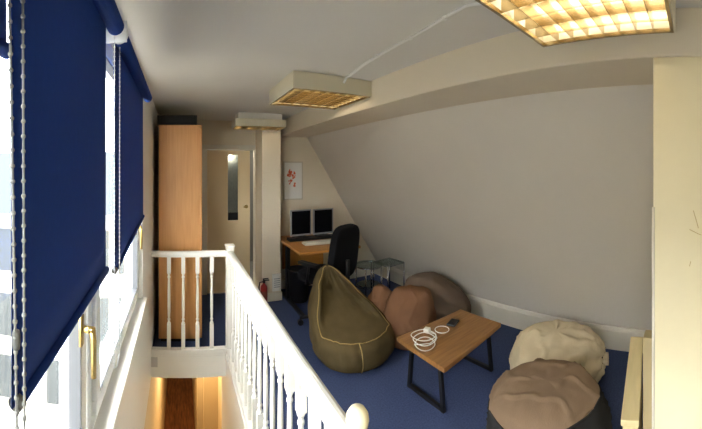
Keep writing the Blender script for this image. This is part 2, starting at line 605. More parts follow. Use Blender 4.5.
def baluster_bm():
    q = B()
    b0, b1, b2, b3 = 0.045, 0.27, 0.705, RZ - 0.05
    h = 0.0165
    box(q, -h, h, -h, h, b0, b1 - 0.006)
    box(q, -h, h, -h, h, b2 + 0.006, b3)
    L = b2 - b1
    pr = [(0.0165, -0.006), (0.0155, 0.004), (0.0105, 0.014), (0.0095, 0.022), (0.0135, 0.030), (0.0135, 0.038), (0.0095, 0.046), (0.0115, 0.075),
          (0.0135, 0.15), (0.0128, L * 0.55), (0.0105, L - 0.075), (0.0095, L - 0.046), (0.0135, L - 0.038), (0.0135, L - 0.030), (0.0095, L - 0.022), (0.0105, L - 0.014), (0.0155, L - 0.004), (0.0165, L + 0.006)]
    lathe(q, pr, (0, 0, b1), 14)
    return q
spots = [(RX, 0.883 + 0.1262 * i) for i in range(15)] + [(-0.096 + 0.124 * i, NY1) for i in range(4)]
first = None
for x, y in spots:
    if first is None:
        first = obj('baluster', baluster_bm(), M['white'], t)
        o = first
    else:
        o = first.copy()
        COL.objects.link(o)
        o.parent = t
    o.location = (x, y, 0)

# ------------------------------------------------------------------ roller blinds
BLX = -0.212
def blind(label, y0, y1, z0, z1, ztop, group='navy roller blinds', tubey1=None, bracket=True, chain=None, chm=None):
    t = thing('roller_blind', label, 'blind', (BLX, y0, ztop), 0, group)
    L = y1 - y0
    q = B()
    n = 24
    lo, hi = [], []
    nz = 10
    grid = []
    for j in range(nz + 1):
        row = []
        for i in range(n + 1):
            y = L * i / n
            zb = (z0 + (z1 - z0) * i / n) - ztop
            z = zb * (1 - j / nz)
            x = 0.002 * math.sin(y * 9 + 1) * (1 - j / nz)
            row.append((q.verts.new((x, y, z)), q.verts.new((x - 0.0015, y, z))))
        grid.append(row)
    for s_ in (0, 1):
        for j in range(nz):
            for i in range(n):
                q.faces.new((grid[j][i][s_], grid[j][i + 1][s_], grid[j + 1][i + 1][s_], grid[j + 1][i][s_]))
    for j in range(nz):
        for i in (0, n):
            q.faces.new((grid[j][i][0], grid[j + 1][i][0], grid[j + 1][i][1], grid[j][i][1]))
    for i in range(n):
        q.faces.new((grid[0][i][0], grid[0][i + 1][0], grid[0][i + 1][1], grid[0][i][1]))
    obj('fabric', q, M['blind'], t, True)
    q = B()
    tube(q, [(0.020, -0.004, 0.0), (0.020, (tubey1 or y1) - y0, 0.0)], 0.026, 20)
    obj('roller_tube', q, M['blind'], t)
    q = B()
    tube(q, [(0, 0.020, z0 - ztop), (0, L + 0.004, z1 - ztop)], 0.010, 12)
    bar = obj('bottom_bar', q, M['blind'], t, True)
    q = B()
    tube(q, [(0, 0.010, z0 - ztop - 0.001), (0, 0.020, z0 - ztop)], 0.0108, 12)
    obj('end_cap', q, M['grey'], bar, True)
    if bracket:
        q = B()
        tube(q, [(0.020, -0.014, 0.0), (0.020, -0.004, 0.0)], 0.029, 20)
        box(q, -0.034, 0.046, -0.020, -0.014, -0.028, 0.040)
        box(q, -0.038, -0.033, -0.020, 0.012, -0.028, 0.040)
        obj('bracket', q, M['upvc'], t, bevel=0.002)
    if chain:
        (ya, yb, yc, yd, zl, r, sp, xo) = chain
        q = B()
        def strand(a, b_):
            A, Bv = Vector(a), Vector(b_)
            k_ = int((A - Bv).length / sp)
            tube(q, [A, Bv], r * 0.5, 6)
            for i in range(k_):
                ball(q, A.lerp(Bv, i / k_), r, 8)
        xx = xo - BLX
        strand((xx, ya - y0, 0.0), (xx, yb - y0, zl - ztop))
        strand((xx + 0.001, yc - y0, 0.0), (xx + 0.001, yd - y0, zl - ztop))
        m_ = (Vector((xx, yb - y0, zl - ztop)) + Vector((xx + 0.001, yd - y0, zl - ztop))) / 2
        tube(q, [(xx, yb - y0, zl - ztop), m_ + Vector((0, 0, -0.018)), (xx + 0.001, yd - y0, zl - ztop)], r * 0.5, 6)
        ch = obj('bead_chain', q, chm, t, True)
        return t, ch
    return t, None

t, ch = blind('widest near navy roller blind with a thick grey bead chain on its left edge', 0.378, 0.93, 1.286, 1.312, 2.03, tubey1=0.972,
              chain=(0.308, 0.350, 0.345, 0.355, 0.86, 0.0031, 0.0175, -0.180), chm=M['chain'])
q = B()
c0 = Vector((-0.180 - BLX, 0.3285 - 0.378, 1.440 - 2.03))
lathe(q, [(0, -0.012), (0.004, -0.010), (0.0048, -0.004), (0.0048, 0.006), (0.004, 0.011), (0, 0.013)], c0 + Vector((0, 0.004, -0.035)), 12)
obj('chain_connector', q, M['grey'], ch, True)
blind('farther navy roller blind beside the cabinet end of the windows with white bead chains', 1.042, 1.88, 1.272, 1.335, 2.03, tubey1=1.96,
      chain=(0.985, 0.98, 1.068, 1.06, 1.0, 0.0028, 0.014, -0.198), chm=M['chainw'])
blind('short raised navy blind at the extreme left edge, mostly rolled up', -0.32, 0.364, 1.762, 1.752, 2.03, bracket=True)

# ------------------------------------------------------------------ ceiling lights
def ceiling_light(label, x0, y0, wx, wy, nb, nc, rz=0.0, h=0.11, gap=0.0):
    t = thing('ceiling_light', label, 'ceiling light', (x0 + wx / 2, y0 + wy / 2, CEIL - gap), rz, 'square louvred ceiling lights')
    a, b_ = wx / 2, wy / 2
    if gap:
        q = B()
        box(q, -a + 0.04, a - 0.04, -b_ + 0.04, b_ - 0.04, 0, gap)
        obj('mounting_block', q, M['ceil'], t)
    q = B()
    th = 0.006
    box(q, -a, a, -b_, b_, -0.012, 0.0)
    box(q, -a, -a + th, -b_, b_, -h, -0.012)
    box(q, a - th, a, -b_, b_, -h, -0.012)
    box(q, -a + th, a - th, -b_, -b_ + th, -h, -0.012)
    box(q, -a + th, a - th, b_ - th, b_, -h, -0.012)
    obj('housing', q, M['housing'], t, bevel=0.002)
    q = B()
    i_ = 0.012
    box(q, -a + th, a - th, -b_ + th, -b_ + th + i_, -h - 0.004, -h + 0.01)
    box(q, -a + th, a - th, b_ - th - i_, b_ - th, -h - 0.004, -h + 0.01)
    box(q, -a + th, -a + th + i_, -b_ + th + i_, b_ - th - i_, -h - 0.004, -h + 0.01)
    box(q, a - th - i_, a - th, -b_ + th + i_, b_ - th - i_, -h - 0.004, -h + 0.01)
    obj('louvre_frame', q, M['louvre'], t)
    q = B()
    lx, ly = a - th - i_, b_ - th - i_
    for i in range(1, 2 * nb - 1):             # blades along the tubes
        x = -lx + 2 * lx * i / (2 * nb - 1)
        box(q, x - 0.0012, x + 0.0012, -ly, ly, -h + 0.001, -h + 0.046)
    for j in range(1, nc):
        y = -ly + 2 * ly * j / nc
        box(q, -lx, lx, y - 0.0012, y + 0.0012, -h + 0.002, -h + 0.046)
    obj('louvre', q, M['louvre'], t)
    q = B()
    box(q, -lx, lx, -ly, ly, -0.018, -0.0125)
    obj('reflector', q, M['louvre'], t)
    for i in range(nb):
        x = -lx + 2 * lx * (i + 0.5) / nb
        q = B()
        tube(q, [(x, -ly + 0.015, -0.042), (x, ly - 0.015, -0.042)], 0.012, 12)
        obj('lamp_tube', q, M['tube'], t)
    return t
ceiling_light('big louvred ceiling light nearest the camera at the top edge of the photo', 0.645, 0.085, 0.59, 0.545, 4, 8, 0.0, 0.12, 0.004)
ceiling_light('square louvred ceiling light in the middle, with a white cable running into it', 0.705, 1.975, 0.59, 0.57, 4, 8, 0.0, 0.11, 0.006)
ceiling_light('smallest ceiling light, farthest back, in front of the door', 0.605, 3.56, 0.585, 0.30, 4, 4, 0.0, 0.085, 0.07)

# cable across the ceiling
def px_ceil(x, y):
    v = at_z(x, y, CEIL)
    v.z = CEIL - 0.006
    return v
cp = [px_ceil(x, y) for x, y in ((352, 73), (365, 63), (385, 50.5), (408, 38), (430, 25), (452, 12), (466, 4), (480, 2), (505, -4))]
cp = [Vector((cp[0].x - 0.02, 1.9735 - 0.006, CEIL - 0.05)), Vector((cp[0].x, 1.9735 - 0.012, CEIL - 0.012))] + cp
t = thing('ceiling_cable', 'thin white cable clipped across the ceiling between two of the lights', 'cable', (0, 0, 0))
q = B()
tube(q, cp, 0.006, 8, rad=[0.0085] * 5 + [0.0065] * (len(cp) - 5))
obj('cable', q, M['cable'], t, True)
for x, y in ((378, 54.5), (410, 36.8), (445, 16.2)):
    q = B()
    v = px_ceil(x, y)
    box(q, v.x - 0.010, v.x + 0.010, v.y - 0.010, v.y + 0.010, CEIL - 0.014, CEIL)
    obj('clip', q, M['cable'], t, bevel=0.003)

# ------------------------------------------------------------------ framed print
t = thing('framed_print', 'pale framed print with orange red marks hanging above the monitors', 'picture', (1.51, FARY, 1.455))
q = B()
for a in ((-0.14, 0.14, -0.26, -0.245), (-0.14, 0.14, 0.245, 0.26), (-0.14, -0.126, -0.245, 0.245), (0.126, 0.14, -0.245, 0.245)):
    box(q, a[0], a[1], -0.018, 0, a[2], a[3])
obj('frame', q, mat('pale_wood_frame', (206, 196, 176), 0.5), t)
q = B()
box(q, -0.126, 0.126, -0.010, -0.004, -0.245, 0.245)
sh = obj('sheet', q, M['paper'], t)
q = B()
random.seed(4)
for i in range(26):
    x, z = random.uniform(-0.075, 0.03), random.uniform(-0.10, 0.15)
    if z < 0 and x < -0.05 and random.random() < .5:
        continue
    s_ = random.uniform(0.008, 0.020)
    n = 7
    prism(q, [(x + s_ * random.uniform(.6, 1.2) * math.cos(2 * PI * k_ / n), z + s_ * random.uniform(.7, 1.5) * math.sin(2 * PI * k_ / n)) for k_ in range(n)], -0.0112 - 0.00005 * i, -0.0100, 'y')
obj('printed_marks', q, M['art'], sh)

# ------------------------------------------------------------------ desk and what stands on it
DT = 0.72
t = thing('desk', 'light oak desk in the far corner with two monitors on it', 'desk', (1.245, 3.27, 0))
q = B()
box(q, 0, 0.75, 0, 0.93, DT - 0.028, DT)
obj('desktop', q, M['desk'], t, bevel=0.003)
for x in (0.06, 0.69):
    q = B()
    box(q, x - 0.02, x + 0.02, 0.05, 0.88, 0.0, 0.03)
    box(q, x - 0.02, x + 0.02, 0.55, 0.62, 0.03, DT - 0.028)
    box(q, x - 0.018, x + 0.018, 0.12, 0.80, DT - 0.055, DT - 0.028)
    obj('leg', q, M['black'], t)
q = B()
box(q, 0.08, 0.67, 0.855, 0.87, 0.30, DT - 0.03)
obj('modesty_panel', q, M['desk'], t)

q = B()
box(q, 1.315, 1.985, 3.80, 3.93, DT, DT + 0.035)
tag(obj('monitor_riser', q, M['blackp'], None, bevel=0.006), 'long low black stand beneath the two monitors', 'monitor stand')
def monitor(label, x, rz):
    t = thing('monitor', label, 'monitor', (x, 3.865, DT + 0.035), rz, 'desk monitors')
    q = B()
    w, h0, h1 = 0.142, 0.025, 0.345
    e = 0.012
    for a in ((-w, w, h0, h0 + 0.02), (-w, w, h1 - e, h1), (-w, -w + e, h0 + 0.02, h1 - e), (w - e, w, h0 + 0.02, h1 - e)):
        box(q, a[0], a[1], -0.02, 0.01, a[2], a[3])
    box(q, -w + 0.01, w - 0.01, -0.008, 0.03, h0 + 0.01, h1 - 0.01)
    obj('casing', q, M['silver'], t)
    q = B()
    box(q, -w + e, w - e, -0.014, -0.008, h0 + 0.02, h1 - e)
    obj('screen', q, M['screen'], t)
    q = B()
    box(q, -0.03, 0.03, 0.012, 0.03, 0.008, 0.2)
    box(q, -0.09, 0.09, -0.05, 0.06, 0.0, 0.008)
    obj('foot', q, M['blackp'], t)
monitor('left one of the two desk monitors, directly below the framed print', 1.478, 0.10)
monitor('right one of the two desk monitors, closer to the office chair', 1.785, 0.06)
t = thing('keyboard', 'white keyboard lying on the oak desk in front of the monitors', 'keyboard', (1.62, 3.60, DT), -0.05)
q = B()
box(q, -0.205, 0.205, -0.07, 0.07, 0, 0.022)
obj('base', q, M['kbd'], t, bevel=0.008)
q = B()
for r_ in range(5):
    for k_ in range(14):
        x = -0.190 + k_ * 0.0272
        y = -0.058 + r_ * 0.0245
        box(q, x, x + 0.0235, y, y + 0.020, 0.022, 0.028)
ks = obj('keys', q, M['kbd'], t)
ks['kind'] = 'stuff'

# waste bin under the desk
t = thing('waste_bin', 'black waste bin standing under the left end of the desk', 'bin', (1.43, 3.80, 0))
q = B()
lathe(q, [(0, 0), (0.105, 0), (0.11, 0.01), (0.135, 0.37), (0.140, 0.375), (0.140, 0.385), (0.130, 0.385), (0.105, 0.02), (0, 0.02)], (0, 0, 0), 28)
obj('bucket', q, M['blackp'], t, True)
q = B()
tube(q, [(0.138 * math.cos(2 * PI * i / 28), 0.138 * math.sin(2 * PI * i / 28), 0.385) for i in range(28)], 0.006, 6, True)
obj('rim', q, M['black'], t, True)

# fire extinguisher and low wall box by the pillar
t = thing('fire_extinguisher', 'small red fire extinguisher standing on the carpet against the pillar', 'fire extinguisher', (0.985, 3.79, 0))
q = B()
lathe(q, [(0, 0), (0.038, 0), (0.042, 0.006), (0.042, 0.20), (0.036, 0.225), (0.020, 0.243), (0.014, 0.25), (0.014, 0.262), (0, 0.262)], (0, 0, 0), 24)
obj('cylinder', q, M['red'], t, True)
q = B()
lathe(q, [(0.017, 0.262), (0.017, 0.285), (0, 0.285)], (0, 0, 0), 16)
box(q, -0.008, 0.065, -0.008, 0.008, 0.285, 0.293)
box(q, -0.008, 0.055, -0.007, 0.007, 0.305, 0.312)
box(q, -0.010, 0.004, -0.007, 0.007, 0.285, 0.312)
obj('valve_lever', q, M['blackp'], t)
q = B()
tube(q, [(-0.015, 0, 0.275), (-0.05, 0, 0.27), (-0.060, 0, 0.22), (-0.055, 0, 0.12), (-0.052, 0, 0.06)], 0.007, 8)
obj('hose', q, M['blackp'], t, True)
q = B()
n = 16
for i in range(n):
    pass
lathe(q, [(0.0425, 0.09), (0.0428, 0.091), (0.0428, 0.169), (0.0425, 0.17)], (0, 0, 0), 24)
obj('label_band', q, mat('faded_label', (130, 60, 50), 0.5), t, True)
t = thing('wall_box', 'small white slotted box fixed low on the front of the pillar', 'wall box', (1.165, 3.88, 0.12))
q = B()
box(q, -0.055, 0.055, -0.03, 0, 0, 0.21)
obj('casing', q, M['white'], t, bevel=0.006)
q = B()
for i in range(5):
    box(q, -0.038, 0.038, -0.032, -0.0295, 0.05 + i * 0.025, 0.058 + i * 0.025)
obj('slots', q, M['silver'], t)

# ------------------------------------------------------------------ office chair
t = thing('office_chair', 'black office chair with a tall back pulled up at the desk', 'chair', (1.50, 3.12, 0), math.radians(24))
# local +Y is where the sitter looks
def pad(w, d, h, e=4.0, n=40, k=10, taper=0.0, M_=None):
    q = B()
    rings = []
    for j in range(k + 1):
        a = -PI / 2 + PI * j / k
        sc = math.cos(a) ** 0.5 if 0 < j < k else 0.02
        z = h / 2 * math.sin(a)
        ring = []
        for i in range(n):
            u = 2 * PI * i / n
            cx, sx = math.cos(u), math.sin(u)
            x = w / 2 * abs(cx) ** (2 / e) * (1 if cx > 0 else -1)
            y = d / 2 * abs(sx) ** (2 / e) * (1 if sx > 0 else -1)
            sh = 1 - 0.035 * (1 - sc)
            in_ = (0.94 + 0.06 * sc) if 0 < j < k else 0.86
            x *= in_ * (1 - taper * (y / d + 0.5))
            y *= in_
            v = Vector((x, y, z))
            ring.append(q.verts.new(M_ @ v if M_ else v))
        rings.append(ring)
    for A, C in zip(rings, rings[1:]):
        for i in range(n):
            q.faces.new((A[i], A[(i + 1) % n], C[(i + 1) % n], C[i]))
    q.faces.new(rings[0][::-1])
    q.faces.new(rings[-1])
    return q
obj('seat', pad(0.47, 0.46, 0.08, M_=Matrix.Translation((0, 0.06, 0.49))), M['blackf'], t, True)
obj('backrest', pad(0.44, 0.56, 0.075, taper=0.10, M_=Matrix.Translation((0, -0.215, 0.775)) @ Matrix.Rotation(math.radians(98), 4, 'X')), M['blackf'], t, True)
q = B()
tube(q, [(0, 0.0, 0.44), (0, -0.18, 0.43), (0, -0.26, 0.50), (0, -0.262, 0.70)], 0.022, 8)
obj('back_bracket', q, M['blackp'], t, True)
for s_ in (-1, 1):
    q = B()
    tube(q, [(s_ * 0.18, 0.05, 0.445), (s_ * 0.275, 0.05, 0.46), (s_ * 0.285, 0.0, 0.66)], 0.014, 8)
    box(q, s_ * 0.285 - 0.032, s_ * 0.285 + 0.032, -0.12, 0.13, 0.655, 0.685)
    obj('armrest', q, M['blackp'], t, bevel=0.008)
q = B()
tube(q, [(0, 0, 0.085), (0, 0, 0.26)], 0.028, 14)
tube(q, [(0, 0, 0.26), (0, 0, 0.45)], 0.018, 14)
obj('gas_column', q, M['blackp'], t)
q = B()
for i in range(5):
    a = 2 * PI * i / 5
    tube(q, [(0, 0, 0.11), (0.29 * math.cos(a), 0.29 * math.sin(a), 0.075)], 0.02, 8, rad=[0.028, 0.016])
obj('star_base', q, M['blackp'], t, True)
for i in range(5):
    a = 2 * PI * i / 5
    q = B()
    lathe(q, [(0.028, -0.022), (0.030, -0.018), (0.030, 0.018), (0.028, 0.022)], (0, 0, 0), 16, Matrix.Translation((0.29 * math.cos(a), 0.29 * math.sin(a), 0.030)) @ Matrix.Rotation(a, 4, 'Z') @ Matrix.Rotation(PI / 2, 4, 'X'))
    tube(q, [(0.29 * math.cos(a), 0.29 * math.sin(a), 0.03), (0.29 * math.cos(a), 0.29 * math.sin(a), 0.085)], 0.010, 8)
    obj('caster', q, M['blackp'], t)

# ------------------------------------------------------------------ glass side tables behind the bean bags
t = thing('glass_side_table', 'round glass side table on metal legs beside the office chair', 'table', (2.20, 3.42, 0))
q = B()
lathe(q, [(0.165, 0.432), (0.17, 0.435), (0.17, 0.441), (0.165, 0.444)], (0, 0, 0), 36)
obj('glass_top', q, M['tglass'], t)
q = B()
tube(q, [(0.165 * math.cos(2 * PI * i / 36), 0.165 * math.sin(2 * PI * i / 36), 0.425) for i in range(36)], 0.007, 8, True)
obj('ring', q, M['chrome'], t, True)
for i in range(4):
    a = PI / 4 + i * PI / 2
    q = B()
    tube(q, [(0.16 * math.cos(a), 0.16 * math.sin(a), 0.42), (0.16 * math.cos(a), 0.16 * math.sin(a), 0)], 0.010, 10)
    obj('leg', q, M['chrome'], t, True)
q = B()
lathe(q, [(0.135, 0.192), (0.14, 0.195), (0.14, 0.199), (0.135, 0.202)], (0, 0, 0), 36)
tube(q, [(0.15 * math.cos(2 * PI * i / 36), 0.15 * math.sin(2 * PI * i / 36), 0.186) for i in range(36)], 0.006, 8, True)
obj('lower_shelf', q, M['tglass'], t)

t = thing('metal_frame_table', 'square open metal framed glass table between the round one and the sloping wall', 'table', (2.53, 3.45, 0), 0.1)
q = B()
box(q, -0.14, 0.14, -0.14, 0.14, 0.405, 0.413)
obj('glass_top', q, M['tglass'], t)
q = B()
tube(q, [(-0.14, -0.14, 0.398), (0.14, -0.14, 0.398), (0.14, 0.14, 0.398), (-0.14, 0.14, 0.398)], 0.007, 8, True)
obj('top_frame', q, M['chrome'], t, True)
for sx in (-1, 1):
    for sy in (-1, 1):
        q = B()
        tube(q, [(0.14 * sx, 0.14 * sy, 0.405), (0.14 * sx, 0.14 * sy, 0)], 0.010, 10)
        obj('leg', q, M['chrome'], t, True)

# ------------------------------------------------------------------ bean bags
def sgn_pow(v, p):
    return math.copysign(abs(v) ** p, v)
class Blob:
    """A soft closed bag: rings from the floor (t=0) to the crown (t=1) around u."""
    def __init__(s, R, H, seed, lump=0.06, fold=0.010, foldf=6.0, rx=1.0, ry=1.0, lean=(0, 0), pw=0.62, bottom=0.55, crown=None, gather=None):
        s.__dict__.update(locals())
    def p(s, u, t):
        ph = PI * t
        r = s.R * max(math.sin(ph), 0) ** s.pw
        zz = 0.5 - 0.5 * math.cos(ph)
        z = s.H * (zz ** 1.15)
        d = Vector((math.cos(u) * math.sin(ph), math.sin(u) * math.sin(ph), 2 * zz - 1))
        l1 = noise.noise(d * 1.3 + Vector((s.seed, 0, 0)))
        r *= 1 + s.lump * l1 * 2
        x = r * math.cos(u) * s.rx + s.lean[0] * zz * zz
        y = r * math.sin(u) * s.ry + s.lean[1] * zz * zz
        z *= 1 + s.lump * 2 * noise.noise(d * 1.7 + Vector((0, s.seed, 3)))
        if s.crown:
            z += s.crown(x, y, zz) * zz
        q = Vector((x, y, z))
        # cloth folds: ridged noise pushed along the outward direction
        w_ = q / s.R
        n1 = noise.noise(w_ * s.foldf * 0.32 + Vector((s.seed, 7, 1)) + noise.noise_vector(w_ * 1.5) * 0.35)
        n2 = noise.noise(w_ * s.foldf * 0.8 + Vector((2, s.seed, 5)))
        amt = s.fold * (max(0, 1 - abs(n1) * 6) ** 1.4 * 1.3 + n2 * 0.35) * min(1, zz * 6)
        if s.gather:
            g_, ga = s.gather
            e_ = q - g_
            an = math.atan2(e_.x * 0.95 + e_.y * 0.3, e_.z + 0.2 * e_.y)
            amt += ga * math.sin(11 * an + 2 * n1) * math.exp(-e_.length / 0.20) * min(1, e_.length / 0.05)
        q += Vector((math.cos(u) * math.sin(ph), math.sin(u) * math.sin(ph), max(-math.cos(ph), 0) * 0.8)) * amt
        q.z = max(q.z, 0)
        return q
    def mesh(s, t0=0.0, t1=1.0, nu=96, nt=48, off=0.0, tfun=None):
        q = B()
        rings = []
        for j in range(nt + 1):
            ring = []
            for i in range(nu):
                u = 2 * PI * i / nu
                a, b_ = (tfun(u) if tfun else (t0, t1))
                t = a + (b_ - a) * j / nt
                v = s.p(u, t)
                if off:
                    v += Vector((math.cos(u) * math.sin(PI * t), math.sin(u) * math.sin(PI * t), 1)) * off * 0.7
                ring.append(v)
            if (j == 0 and t0 == 0 and not tfun) or (j == nt and t1 == 1 and (not tfun or tfun(0)[1] == 1)):
                c_ = sum(ring, Vector()) / nu
                rings.append([q.verts.new(c_)])
            else:
                rings.append([q.verts.new(v) for v in ring])
        for A, C in zip(rings, rings[1:]):
            for i in range(nu):
                k_ = (i + 1) % nu
                if len(A) == 1:
                    q.faces.new((A[0], C[k_], C[i]))
                elif len(C) == 1:
                    q.faces.new((A[i], A[k_], C[0]))
                else:
                    q.faces.new((A[i], A[k_], C[k_], C[i]))
        return q

# olive lounger bag: rings sliced by height
class Lounger:
    KEY = [  # z, back, front, half width, side shift  (local +X is the front)
        (0.0, -0.27, 0.27, 0.26, 0), (0.03, -0.31, 0.32, 0.31, 0), (0.10, -0.35, 0.35, 0.345, 0), (0.17, -0.365, 0.35, 0.355, -0.005), (0.22, -0.37, 0.33, 0.35, -0.01),
        (0.26, -0.37, 0.275, 0.342, -0.015), (0.285, -0.365, 0.17, 0.332, -0.02), (0.32, -0.36, 0.06, 0.318, -0.03), (0.37, -0.355, -0.02, 0.290, -0.05), (0.43, -0.345, -0.08, 0.248, -0.075), (0.51, -0.33, -0.125, 0.196, -0.105),
        (0.59, -0.315, -0.16, 0.146, -0.13), (0.65, -0.30, -0.18, 0.098, -0.145), (0.69, -0.285, -0.20, 0.060, -0.152), (0.708, -0.27, -0.22, 0.028, -0.155), (0.713, -0.25, -0.24, 0.006, -0.155)]
    def at(s, t):
        k = t * (len(s.KEY) - 1)
        i = min(int(k), len(s.KEY) - 2)
        a = k - i
        P = [s.KEY[max(i - 1, 0)], s.KEY[i], s.KEY[i + 1], s.KEY[min(i + 2, len(s.KEY) - 1)]]
        return [0.5 * ((2 * P[1][j]) + (-P[0][j] + P[2][j]) * a + (2 * P[0][j] - 5 * P[1][j] + 4 * P[2][j] - P[3][j]) * a * a + (-P[0][j] + 3 * P[1][j] - 3 * P[2][j] + P[3][j]) * a ** 3) for j in range(5)]
    def p(s, u, t):
        z, b_, f_, w, sh = s.at(t)
        cx, hx = (b_ + f_) / 2, (f_ - b_) / 2
        cu, su = math.cos(u), math.sin(u)
        x = cx + hx * sgn_pow(cu, 0.9)
        y = w * sgn_pow(su, 0.9) + sh
        # the seat is dished: raise the two arms, keep the middle low
        if 0.36 < t < 0.9:
            k = math.sin(PI * (t - 0.36) / 0.54)
            x += 0.15 * k * (math.exp(-((abs(su) - 0.86) / 0.16) ** 2) if cu > 0 else 0) - 0.03 * k * max(0, cu)
        d = Vector((cu * 1.2, su * 1.2, z * 4))
        n1 = noise.noise(d * 2.2 + Vector((3, 1, 9)))
        n2 = noise.noise(Vector((cu * 5, su * 5, z * 3)) + Vector((8, 2, 0)))
        a = (0.016 * n1 + 0.012 * max(0, 1 - 5 * abs(n2))) * min(1, z * 12) * min(1, (1 - t) * 8)
        return Vector((x + cu * a, y + su * a, max(0, z)))
    def mesh(s, nu=96, nt=70):
        q = B()
        rings = [[q.verts.new(s.p(2 * PI * i / nu, j / nt)) for i in range(nu)] for j in range(nt + 1)]
        for A, C in zip(rings, rings[1:]):
            for i in range(nu):
                q.faces.new((A[i], A[(i + 1) % nu], C[(i + 1) % nu], C[i]))
        q.faces.new(rings[0][::-1])
        q.faces.new(rings[-1])
        return q
LO = Lounger()
t = thing('bean_bag', 'olive green bean bag lounger with a tall peaked back', 'bean bag', (1.435, 2.495, 0), math.radians(-98), 'bean bags on the blue carpet')
obj('body', LO.mesh(), M['olive'], t, True)
def lseam(fn, n=40):
    q = B()
    pts = []
    for i in range(n + 1):
        u, tt = fn(i / n)
        v = LO.p(u, tt)
        out = Vector((math.cos(u), math.sin(u), 0.4)).normalized()
        pts.append(v + out * 0.003)
    return tube(q, pts, 0.0045, 6)
def wing(a, s_):
    tt = 0.985 - 0.655 * min(1, a / 0.75)
    if a <= 0.75:
        return s_ * (1.02 + 0.10 * math.sin(PI * a / 0.75)), tt
    b_ = (a - 0.75) / 0.25
    return s_ * 1.02 * (1 - b_), 0.33 - 0.02 * b_
for s_ in (-1, 1):
    obj('piping', lseam(lambda a, s_=s_: wing(a, s_), 70), M['seam'], t, True)
obj('piping', lseam(lambda a: (-0.12, 0.02 + 0.29 * a)), M['seam'], t, True)
obj('piping', lseam(lambda a: (PI, 0.02 + 0.965 * a)), M['seam'], t, True)
q = B()
tube(q, [(-0.25, -0.185, 0.706), (-0.245, -0.155, 0.722), (-0.24, -0.125, 0.706)], 0.008, 8)
obj('carry_loop', q, M['olive'], t, True)

# tan bag
t = thing('bean_bag', 'tan brown slumped bean bag with a folded corner, between green bag and coffee table', 'bean bag', (1.945, 2.325, 0), -0.69, 'bean bags on the blue carpet')
obj('body', Blob(0.225, 0.50, 5, 0.05, 0.010, 4, rx=1.05, ry=0.85, pw=0.42, lean=(0.0, 0.0)).mesh(), M['tan'], t, True)
lob = Blob(0.118, 0.27, 9, 0.05, 0.008, 5, rx=0.95, pw=0.6).mesh()
for v in lob.verts:
    v.co = Matrix.Translation((-0.315, 0.09, 0.235)) @ Matrix.Rotation(math.radians(14), 4, 'Y') @ v.co
obj('folded_corner', lob, M['tan'], t, True)

# taupe bag
t = thing('bean_bag', 'dull taupe bean bag pushed back against the sloping wall skirting', 'bean bag', (2.40, 2.46, 0), math.radians(-44.5), 'bean bags on the blue carpet')
obj('body', Blob(0.335, 0.50, 21, 0.03, 0.010, 4, rx=1.10, ry=0.80, pw=0.45, crown=lambda x, y, z: -0.42 * max(0, x + 0.02) - 0.03 * max(0, -x - 0.02)).mesh(), M['taupe'], t, True)

# ivory bag
t = thing('bean_bag', 'ivory white bean bag with a gathered neck, by the skirting', 'bean bag', (2.30, 1.06, 0), 0, 'bean bags on the blue carpet')
obj('body', Blob(0.355, 0.355, 33, 0.05, 0.013, 8, rx=1.0, ry=1.0, pw=0.52, gather=(Vector((0.10, -0.33, 0.18)), 0.022)).mesh(), M['ivory'], t, True)
q = B()
A, C = Vector((0.05, -0.20, 0.17)), Vector((0.115, -0.385, 0.165))
n, k_ = 40, 12
rings = []
d = (C - A).normalized()
s1 = d.cross(Vector((0, 0, 1))).normalized()
s2 = s1.cross(d)
for j in range(k_ + 1):
    a = j / k_
    rr = 0.14 * (1 - a) ** 1.2 + 0.028 + 0.022 * max(0, a - 0.75) * 4
    cc = A.lerp(C, a)
    rings.append([q.verts.new(cc + (s1 * math.cos(2 * PI * i / n) + s2 * math.sin(2 * PI * i / n) * 0.75) * rr * (1 + 0.09 * math.sin(9 * 2 * PI * i / n + 0.7) * (0.3 + a))) for i in range(n)])
for R0, R1 in zip(rings, rings[1:]):
    for i in range(n):
        q.faces.new((R0[i], R0[(i + 1) % n], R1[(i + 1) % n], R1[i]))
q.faces.new(rings[0][::-1])
q.faces.new(rings[-1])
nk = obj('gathered_neck', q, M['ivory'], t, True)
q = B()
cc = A.lerp(C, 0.74)
tube(q, [cc + (s1 * math.cos(2 * PI * i / 20) + s2 * math.sin(2 * PI * i / 20) * 0.8) * 0.056 for i in range(20)], 0.006, 6, True)
obj('tie_cord', q, M['charc'], nk, True)

# charcoal bag with mushroom top
t = thing('bean_bag', 'charcoal bean bag with a crumpled mushroom brown top panel', 'bean bag', (1.61, 0.79, 0), 0, 'bean bags on the blue carpet')
BG = Blob(0.338, 0.455, 47, 0.03, 0.012, 8, rx=1.0, ry=0.98, pw=0.45)
edge = lambda u: 0.70 + 0.08 * math.cos(u - 4.3) + 0.015 * math.sin(3 * u + 1)
obj('side_panel', BG.mesh(tfun=lambda u: (0.002, edge(u) + 0.02)), M['charc'], t, True)
obj('top_panel', BG.mesh(off=0.006, tfun=lambda u: (edge(u), 1.0), nt=30), M['mush'], t, True)
q = B()
pts = []
for i in range(90):
    u = 2 * PI * i / 90
    pts.append(BG.p(u, edge(u)) + Vector((math.cos(u), math.sin(u), 0.5)) * 0.004)
tube(q, pts, 0.006, 6, True)
obj('piping', q, M['charc'], t, True)

